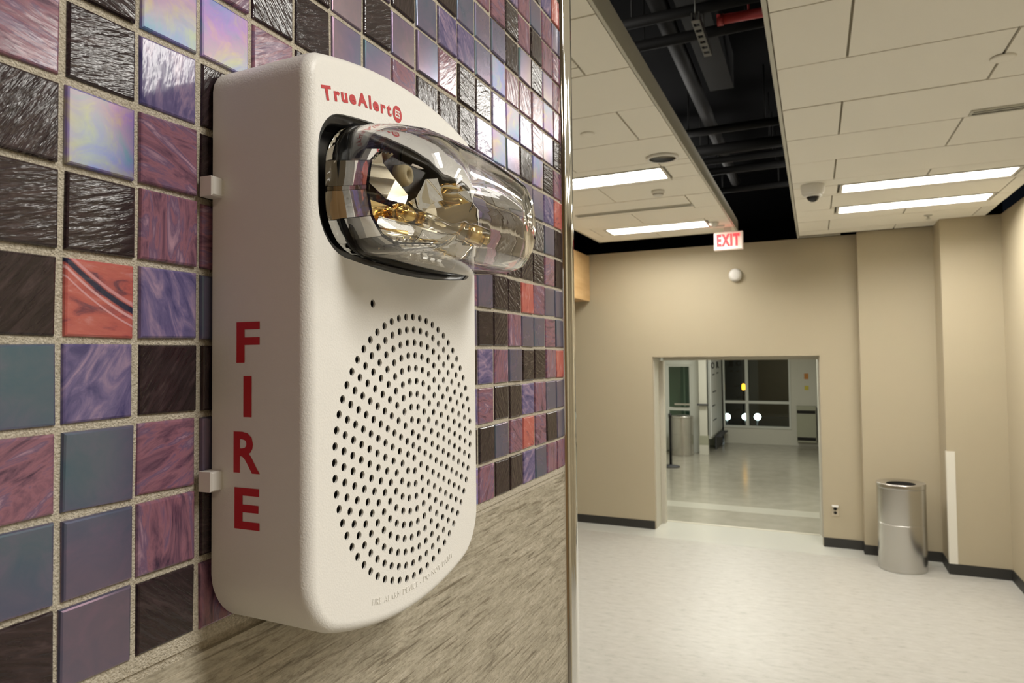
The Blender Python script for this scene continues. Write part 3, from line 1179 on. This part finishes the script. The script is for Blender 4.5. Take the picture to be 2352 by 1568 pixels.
# polished convex edge strip
mb = MB()
prof = [(-.002, .5018), (.0030, .5019), (.0050, .5026), (.0058, .5038), (.0062, .5060)]
prof += [(.0062 + .0009 * math.cos(PI / 2 * (k - 5) / 5) - .0, .5075 + .0162 * k / 10) for k in range(11)]
prof += [(.0060, .5252), (.0050, .5272), (.0030, .5288), (.0, .5298), (-.008, .5305)]
mb.loops([[(x, y, z) for x, y in prof] for z in (0.0, 4.1)], False, False, closed=False)
edge = struct(mb.build('trim_3', M['chrome']), 'polished convex metal edge strip at the end of the tiled wall')

# ------------------------------------------------------------------ the fire alarm
AY = .1523
alarm = tag(empty('fire_alarm', (0, AY, 2.136)), 'large off-white fire alarm with clear strobe lens and round speaker grille on mosaic wall', 'fire alarm')


def fillet(pts, rad):
    """round the sharp corners of a closed polygon; rad: dict of corner index -> radius"""
    out = []
    n = len(pts)
    for i, p in enumerate(pts):
        p = Vector(p)
        if i not in rad:
            out.append(p)
            continue
        r = rad[i]
        a, b = Vector(pts[i - 1]), Vector(pts[(i + 1) % n])
        # walk along neighbouring points until distance r
        def walk(step):
            k = i
            last = p
            while True:
                k = (k + step) % n
                q = Vector(pts[k])
                if (q - p).length >= r:
                    d0, d1 = (last - p).length, (q - p).length
                    t = (r - d0) / (d1 - d0)
                    return last.lerp(q, t), k
                last = q
        A, ka = walk(-1)
        B, kb = walk(1)
        out.append(('arc', A, p, B, ka, kb))
    drop = set()
    for k, q in enumerate(out):
        if isinstance(q, tuple):
            j = (q[4] + 1) % n
            while j != k:
                drop.add(j)
                j = (j + 1) % n
            j = (k + 1) % n
            while j != q[5]:
                drop.add(j)
                j = (j + 1) % n
    res = []
    for k, q in enumerate(out):
        if isinstance(q, tuple):
            _, A, p_, B, _, _ = q
            for s in range(9):
                t = s / 8
                # blend a conic close to a circular arc
                wgt = .72
                den = (1 - t) ** 2 + 2 * wgt * t * (1 - t) + t * t
                res.append((A * (1 - t) ** 2 + p_ * (2 * wgt * t * (1 - t)) + B * t * t) / den)
        elif k not in drop:
            res.append(q)
    return res


def arc_edge(y0, y1, zc, ze, n=28):
    """points from y0 to y1 on a shallow arc: zc at the middle, ze at the ends"""
    R = ((y1 - y0) ** 2 / 4 + (zc - ze) ** 2) / (2 * abs(zc - ze))
    s = 1 if zc > ze else -1
    ym = (y0 + y1) / 2
    return [Vector((y0 + (y1 - y0) * k / n, zc - s * (R - math.sqrt(max(R * R - (y0 + (y1 - y0) * k / n - ym) ** 2, 0))))) for k in range(n + 1)]


def offset(poly, d):
    n = len(poly)
    out = []
    for i in range(n):
        a, b, c_ = poly[i - 1], poly[i], poly[(i + 1) % n]
        t = (c_ - a).normalized()
        out.append(b + Vector((-t.y, t.x)) * d)       # inward for counter-clockwise
    return out


bot = arc_edge(.085, .2195, 2.0218, 2.0357)
top = list(reversed(arc_edge(.085, .2195, 2.2487, 2.2393)))
poly = bot + top                      # counter-clockwise in (y, z)
nb = len(bot)
outline = fillet([tuple(q) for q in poly], {0: .014, nb - 1: .016, nb: .008, len(poly) - 1: .007})
# resample the outline evenly


def resample(pl, n):
    L = [0]
    m_ = len(pl)
    for i in range(m_):
        L.append(L[-1] + (pl[(i + 1) % m_] - pl[i]).length)
    res = []
    k = 0
    for s in range(n):
        d = L[-1] * s / n
        while L[k + 1] < d:
            k += 1
        t = (d - L[k]) / max(L[k + 1] - L[k], 1e-9)
        res.append(pl[k].lerp(pl[(k + 1) % m_], t))
    return res


outline = resample(outline, 220)
XF, RF = .050, .0046
rings = []
for x, ins in [(.0032, .0006), (.0040, 0.0)] + [(.012, -.0002), (XF - RF, -.0015)]:
    rings.append((x, ins))
for k in range(1, 8):
    a = PI / 2 * k / 7
    rings.append((XF - RF + RF * math.sin(a), -.0015 + RF * (1 - math.cos(a))))
mb = MB()
rr = []
for x, ins in rings:
    rr.append([(x, q.x, q.y) for q in offset(outline, ins)])
mb.loops(rr, True, False)
inner = offset(outline, rings[-1][1])

# opening for the lens
ob = arc_edge(.0886, .2140, 2.1655, 2.1700, 16)
ot = list(reversed(arc_edge(.0886, .2140, 2.2268, 2.2195, 16)))
op = fillet([tuple(q) for q in ob + ot], {0: .016, len(ob) - 1: .008, len(ob): .012, len(ob) + len(ot) - 1: .013})
op = resample(op, 90)
# speaker holes in concentric rings
GC = Vector((.1545, 2.0912))
holes = []
for k in range(0, 11):
    n = max(1, 6 * k)
    for s in range(n):
        a = 2 * PI * (s + .5 * (k % 2)) / n + .1
        holes.append((GC + Vector((math.cos(a), math.sin(a))) * (.00565 * k), .00162))
holes.append((Vector((.1233, 2.1517)), .0017))
NS = 14
verts = [Vector(q) for q in inner]
faces_c = [list(range(len(inner)))]
b = len(verts)
verts += op
faces_c.append(list(range(b, b + len(op))))
hole_idx = []
for c_, r_ in holes:
    b = len(verts)
    verts += [c_ + Vector((math.cos(2 * PI * s / NS), math.sin(2 * PI * s / NS))) * r_ for s in range(NS)]
    faces_c.append(list(range(b, b + NS)))
    hole_idx.append(b)
edges = []
for fc in faces_c:
    edges += [(fc[i], fc[(i + 1) % len(fc)]) for i in range(len(fc))]
# a light lattice keeps the big face's triangles compact
res = delaunay_2d_cdt(verts, edges, [], 1, 1e-7)
ov, of = res[0], res[2]


def in_poly(p, pl):
    ins = False
    for i in range(len(pl)):
        a, b_ = pl[i - 1], pl[i]
        if (a.y > p.y) != (b_.y > p.y) and p.x < (b_.x - a.x) * (p.y - a.y) / (b_.y - a.y) + a.x:
            ins = not ins
    return ins


keep = []
opz = min(q.y for q in op)
for f in of:
    c_ = sum((ov[i] for i in f), Vector((0, 0))) / len(f)
    if any((c_ - h).length < r_ * .97 for h, r_ in holes):
        continue
    if c_.y > opz and in_poly(c_, op):
        continue
    if not in_poly(c_, inner):
        continue
    keep.append(f)
mb.add([(XF, q.x, q.y) for q in ov], keep, 0, False)
# walls of the holes and of the opening rim
for (c_, r_), b in zip(holes, hole_idx):
    ring = verts[b:b + NS]
    mb.loops([[(XF, q.x, q.y) for q in ring], [(XF - .0009, q.x, q.y) for q in ring]], False, False)
rim = [(XF, 0.), (XF - .0016, 0.0)]
mb.loops([[(x, q.x, q.y) for q in offset(op, d)] for x, d in rim], False, False)
me_o = mb.build('housing', M['alarm'], alarm, fix=False)
bm = bmesh.new()
bm.from_mesh(me_o.data)
bmesh.ops.remove_doubles(bm, verts=bm.verts, dist=1e-6)
bmesh.ops.recalc_face_normals(bm, faces=bm.faces)
bm.to_mesh(me_o.data)
bm.free()
for p in me_o.data.polygons:
    p.use_smooth = True
md = me_o.modifiers.new('wn', 'WEIGHTED_NORMAL')
md.keep_sharp = True
try:
    me_o.data.set_sharp_from_angle(angle=math.radians(40))
except Exception:
    pass

mb = MB()
mb.lathe([(.0635, 0), (.0635, .0006)], (XF - .0034, GC.x, GC.y), 'x', 48)
mb.lathe([(.005, 0), (.005, .0006)], (XF - .0030, .1233, 2.1517), 'x', 16)
mb.build('speaker_backing', M['hole'], alarm)
# back plate against the wall
mb = MB()
bo = offset(outline, .003)
mb.loops([[(x, q.x, q.y) for q in bo] for x in (.0023, .0040)], smooth=False)
mb.build('back_plate', M['black'], alarm)
# clips on the left edge
for z in (2.1945, 2.0850):
    mb = MB()
    a, b_ = .0030, .0092
    mb.loops([[(x, yy, zz) for yy, zz in ((.0795 + e, z - .0037 + e), (.0852, z - .0037 + e), (.0852, z + .0037 - e), (.0795 + e, z + .0037 - e))] for x, e in ((a, 0), (b_ - .0006, 0), (b_, .0006))], smooth=False)
    mb.build('snap_clip', M['white'], alarm)

# black bezel lining the opening
mb = MB()
mb.loops([[(x, q.x, q.y) for q in offset(op, d)] for x, d in ((XF - .0016, 0.), (XF - .0017, .0028), (XF - .0045, .0036), (.0375, .0042))], False, True)
bez = mb.build('bezel', M['black'], alarm)


def rrect(y0, y1, z0, z1, r, n=7, bulge=0.0):
    pts = []
    for cy, cz, a0 in ((y1 - r, z1 - r, 0), (y0 + r, z1 - r, PI / 2), (y0 + r, z0 + r, PI), (y1 - r, z0 + r, 3 * PI / 2)):
        for k in range(n + 1):
            a = a0 + PI / 2 * k / n
            pts.append(Vector((cy + r * math.cos(a), cz + r * math.sin(a))))
    # add points along the straight edges and let top and bottom bow outwards
    out = []
    for i in range(len(pts)):
        a, b_ = pts[i], pts[(i + 1) % len(pts)]
        m_ = 10 if (b_ - a).length > .02 else 1
        for s in range(m_):
            out.append(a.lerp(b_, s / m_))
    ym, hy, zm = (y0 + y1) / 2, (y1 - y0) / 2, (z0 + z1) / 2
    for q in out:
        k = 1 - ((q.x - ym) / hy) ** 2
        q.y += bulge * k * (1 if q.y > zm else -1) * min(1, abs(q.y - zm) / ((z1 - z0) / 2))
    return out


LENS = [(.0450, .0990, .2080, 2.1715, 2.2205, .018), (.0512, .0992, .2085, 2.1715, 2.2205, .018), (.0580, .0998, .2165, 2.1712, 2.2204, .018), (.0680, .1008, .2165, 2.1712, 2.2192, .018),
        (.0780, .1022, .2145, 2.1718, 2.2165, .017), (.0850, .1053, .2105, 2.1735, 2.2130, .0155), (.0895, .1105, .2045, 2.1775, 2.2085, .0135), (.0918, .1170, .1940, 2.1835, 2.2035, .0098),
        (.0925, .1260, .1850, 2.1890, 2.1980, .0044)]


def lens_rings(t):
    out = []
    for x, y0, y1, z0, z1, r in LENS:
        q = rrect(y0 + t, y1 - t, z0 + t, z1 - t, max(r - t, .002), bulge=.0028)
        out.append([(x - (t if x > .05 else 0) * (1 if x > .085 else .5), a.x, a.y) for a in q])
    return out


mb = MB()
mb.loops(lens_rings(0), False, True)
n0 = len(mb.v)
nr = len(lens_rings(0)[0])
mb.loops(lens_rings(.0020), False, True)
# close the wall of the shell at its foot
for i in range(nr):
    j = (i + 1) % nr
    mb.f.append((i, j, n0 + j, n0 + i))
    mb.m.append(0)
    mb.sm.append(False)
lens = mb.build('strobe_lens', M['lens'], alarm)
for p in lens.data.polygons:
    p.use_smooth = True

# reflector and flash tube inside the lens
refl = MB()


def sheet(mbx, pts, th=.0010):
    """thin quad strip with thickness: pts is a grid of rows of points"""
    R_, C_ = len(pts), len(pts[0])
    o = len(mbx.v)
    nrm = (Vector(pts[0][1]) - Vector(pts[0][0])).cross(Vector(pts[1][0]) - Vector(pts[0][0])).normalized() * th
    for layer in (0, 1):
        for r_ in pts:
            for q in r_:
                mbx.v.append(tuple(Vector(q) + nrm * layer))
    for a in range(R_ - 1):
        for b_ in range(C_ - 1):
            for layer in (0, 1):
                base = o + layer * R_ * C_
                mbx.f.append((base + a * C_ + b_, base + a * C_ + b_ + 1, base + (a + 1) * C_ + b_ + 1, base + (a + 1) * C_ + b_))
                mbx.m.append(0)
                mbx.sm.append(False)


ZC = 2.1945

# stadium shaped reflector shell: bright outer flank, rim, and a faceted bowl inside
half = [(.0, .0205), (.030, .0205), (.0400, .0185), (.0480, .0115), (.0505, .0008), (.0505, -.0008), (.0475, -.0110), (.0395, -.0180), (.030, -.0205), (.0, -.0205)]
RC = .1530


def stadium(k, sy=1.0):
    r_ = [(RC - y_ * k, ZC + z_ * k * sy) for y_, z_ in half] + [(RC + y_ * k, ZC + z_ * k * sy) for y_, z_ in reversed(half)]
    return r_


for i in range(20):
    j = (i + 1) % 20
    if i == 9:
        continue
    o0, o1, o2 = stadium(.97), stadium(.905), stadium(.895)
    flank = [[(.0450, *o0[i]), (.0450, *o0[j])], [(.0585, *o1[i]), (.0585, *o1[j])]]
    top = half[min(i, 19 - i)][1] > .019 and half[min(j, 19 - j)][1] > .019
    if not top:
        sheet(refl, flank, .0006)
        bowl = [[(.0584, *o2[i]), (.0584, *o2[j])], [(.0470, *stadium(.72)[i]), (.0470, *stadium(.72)[j])], [(.0425, *stadium(.38)[i]), (.0425, *stadium(.38)[j])]]
        sheet(refl, bowl, .0006)
# V shaped pair of bright flaps
for side in (-1, 1):
    q = lambda y_, z_, x_: (x_, RC - .006 + side * y_, ZC + z_)
    sheet(refl, [[q(.0030, .0050, .0545), q(.0050, .0010, .0545)], [q(.0105, .0100, .0530), q(.0160, .0010, .0520)], [q(.0200, .0175, .0510), q(.0290, .0080, .0490)]], .0007)
    sheet(refl, [[q(.0200, .0175, .0510), q(.0290, .0080, .0490)], [q(.0250, .0185, .0560), q(.0350, .0110, .0550)]], .0007)
# lower trough in gilded light
for side in (-1, 1):
    g = []
    for k in range(5):
        a = math.radians(-100 + 80 * k / 4)
        g.append([(.0440 + .0120 * math.cos(a), RC + side * .003, ZC - .004 + .0135 * math.sin(a)), (.0440 + .0130 * math.cos(a), RC + side * .034, ZC - .004 + .0150 * math.sin(a))])
    sheet(refl, g, .0006)
refl.build('reflector', M['mirror'], bez, fix=True)
# ribbed mirror below
mb = MB()
for k in range(6):
    y_ = AY - .018 + k * .0062
    mb.hexa([(.0460, y_, 2.1725), (.0580, y_ + .0005, 2.1725), (.0580, y_ + .0050, 2.1725), (.0460, y_ + .0055, 2.1725), (.0460, y_, 2.1800), (.0500, y_ + .0015, 2.1815), (.0500, y_ + .0040, 2.1815), (.0460, y_ + .0055, 2.1800)])
mb.build('ribbed_reflector', M['mirror'], bez)
# black backing with the cream screw post
mb = MB()
mb.hexa([(.0385, RC - .030, ZC + .003), (.0500, RC - .009, ZC + .003), (.0500, RC - .003, ZC + .003), (.0385, RC + .020, ZC + .003), (.0385, RC - .031, ZC + .0210), (.0500, RC - .028, ZC + .0210), (.0500, RC + .017, ZC + .0210), (.0385, RC + .020, ZC + .0210)])
mb.build('centre_block', M['black'], bez)
mb = MB()
mb.lathe([(.0048, 0), (.0048, .004), (.0040, .0058), (.0022, .0058), (.0018, .0030)], (.0498, RC - .0095, ZC + .0135), 'x', 24)
mb.build('screw_post', M['boss'], bez)
# xenon flash tube
mb = MB()
mb.lathe([(.0005, -.038), (.0030, -.0375), (.0036, -.036), (.0036, .038), (.0030, .0395), (.0005, .040)], (.0625, AY + .008, ZC - .0065), 'y', 20)
tube = mb.build('flash_tube', M['tube'], bez)
for sd in (-1, 1):
    mb = MB()
    mb.lathe([(.0012, -.008), (.0022, -.007), (.0022, .007), (.0012, .008)], (.0625, AY + .008 + sd * .027, ZC - .0065), 'y', 14)
    mb.tube((.0625, AY + .008 + sd * .034, ZC - .0065), (.0625, AY + .008 + sd * .046, ZC - .0065), .0005, 6)
    mb.tube((.0625, AY + .008 + sd * .046, ZC - .0065), (.0440, AY + .008 + sd * .046, ZC - .0065), .0006, 6)
    mb.build('electrode', M['gold'], tube)
mb = MB()
mb.hexa([(.0440, AY - .038, ZC - .0125), (.0545, AY - .036, ZC - .0130), (.0545, AY - .008, ZC - .0130), (.0440, AY - .006, ZC - .0125), (.0440, AY - .038, ZC - .0010), (.0530, AY - .036, ZC - .0020), (.0530, AY - .008, ZC - .0020), (.0440, AY - .006, ZC - .0010)])
mb.lathe([(.0030, 0), (.0030, .006), (.0022, .007)], (.0530, AY - .020, ZC - .004), 'x', 14)
mb.build('gold_bracket', M['gold'], bez)

# printing: FIRE down the left flank
FL = lambda x: .08488 - .0002 - .0013 * max(0, x - .012) / (XF - RF - .012)
mb = MB()
for ch, x, z, wd in (('F', .0218, 2.1361, .0113), ('I', .0216, 2.1162, .0040), ('R', .0212, 2.0958, .0128), ('E', .0214, 2.0754, .0122)):
    vs, fs = text_mesh(ch, .0205, .0005)
    y0 = min(v.x for v in vs); y1 = max(v.x for v in vs); z0 = min(v.y for v in vs); z1 = max(v.y for v in vs)
    sx, sz = wd / (y1 - y0), .0150 / (z1 - z0)
    ang = {'F': 0}.get(ch, 0)
    mb.add([(x + (v.x - (y0 + y1) / 2) * sx, FL(x + (v.x - (y0 + y1) / 2) * sx), z + (v.y - (z0 + z1) / 2) * sz) for v in vs], fs)
mb.build('fire_lettering', M['red'], alarm, fix=False)
# curved product lettering along the top arch
mb = MB()
RT = .2250 - .0150
zc_arc = 2.2500 - .2250
RA_ = math.hypot(.068, .0095)
Rarc = (.068 ** 2 + .0095 ** 2) / (2 * .0095)
cz = 2.2500 - Rarc


def on_arc(mbx, vf, s, R_, sgn, squash=1.0, x=XF + .00012):
    """place a glyph at arc length s from the centre line"""
    if sgn > 0:
        a = s / R_
        o = Vector((x, AY + R_ * math.sin(a), cz + R_ * math.cos(a)))
        e1 = Vector((0, math.cos(a), -math.sin(a)))
    else:
        a = s / R_
        o = Vector((x, AY + R_ * math.sin(a), czb - R_ * math.cos(a)))
        e1 = Vector((0, math.cos(a), math.sin(a)))
    e2 = Vector((1, 0, 0)).cross(e1)
    put_text(mbx, ([Vector((v.x * squash, v.y, v.z)) for v in vf[0]], vf[1]), o, e1, e2, (1, 0, 0))


s = -.0620
for ch in 'TrueAlert':
    vf = text_mesh(ch, .0070, .00030)
    wd = (max(v.x for v in vf[0]) - min(v.x for v in vf[0])) * 1.25
    # stand every glyph on the same baseline
    cu_y = min(v.y for v in vf[0])
    vf = ([Vector((v.x, v.y - cu_y - .0024, 0)) for v in vf[0]], vf[1])
    on_arc(mb, vf, s + wd / 2, Rarc - .0152, 1, 1.25)
    s += wd + .00115
# round badge with cut-out letters
bc = s + .0036
a = bc / (Rarc - .0152)
bo = Vector((XF + .0001, AY + (Rarc - .0152) * math.sin(a), cz + (Rarc - .0152) * math.cos(a)))
mb.add([bo] + [bo + Vector((0, .0036 * math.cos(2 * PI * k / 28), .0036 * math.sin(2 * PI * k / 28))) for k in range(28)], [(0, 1 + k, 1 + (k + 1) % 28) for k in range(28)])
mb.build('red_lettering', M['red'], alarm, fix=False)
mb = MB()
put_text(mb, text_mesh('ES', .0044, .00010), bo + Vector((.00008, 0, -.0001)), (0, 1, 0), (0, 0, 1), (1, 0, 0))
mb.build('badge_lettering', M['alarm'], alarm, fix=False)
# raised notice along the bottom arch
Rb = (.068 ** 2 + .014 ** 2) / (2 * .014)
czb = 2.0205 + Rb
mb = MB()
txt = 'FIRE ALARM DEVICE - DO NOT PAINT'
s = -.0305
for ch in txt:
    if ch == ' ':
        s += .0016
        continue
    vf = text_mesh(ch, .0036, -.00002, .00012)
    wd = max(v.x for v in vf[0]) - min(v.x for v in vf[0])
    on_arc(mb, vf, s + wd / 2, Rb - .0098, -1, 1.0, XF + .0001)
    s += wd + .00055
mb.build('raised_lettering', M['alarm'], alarm, fix=False)
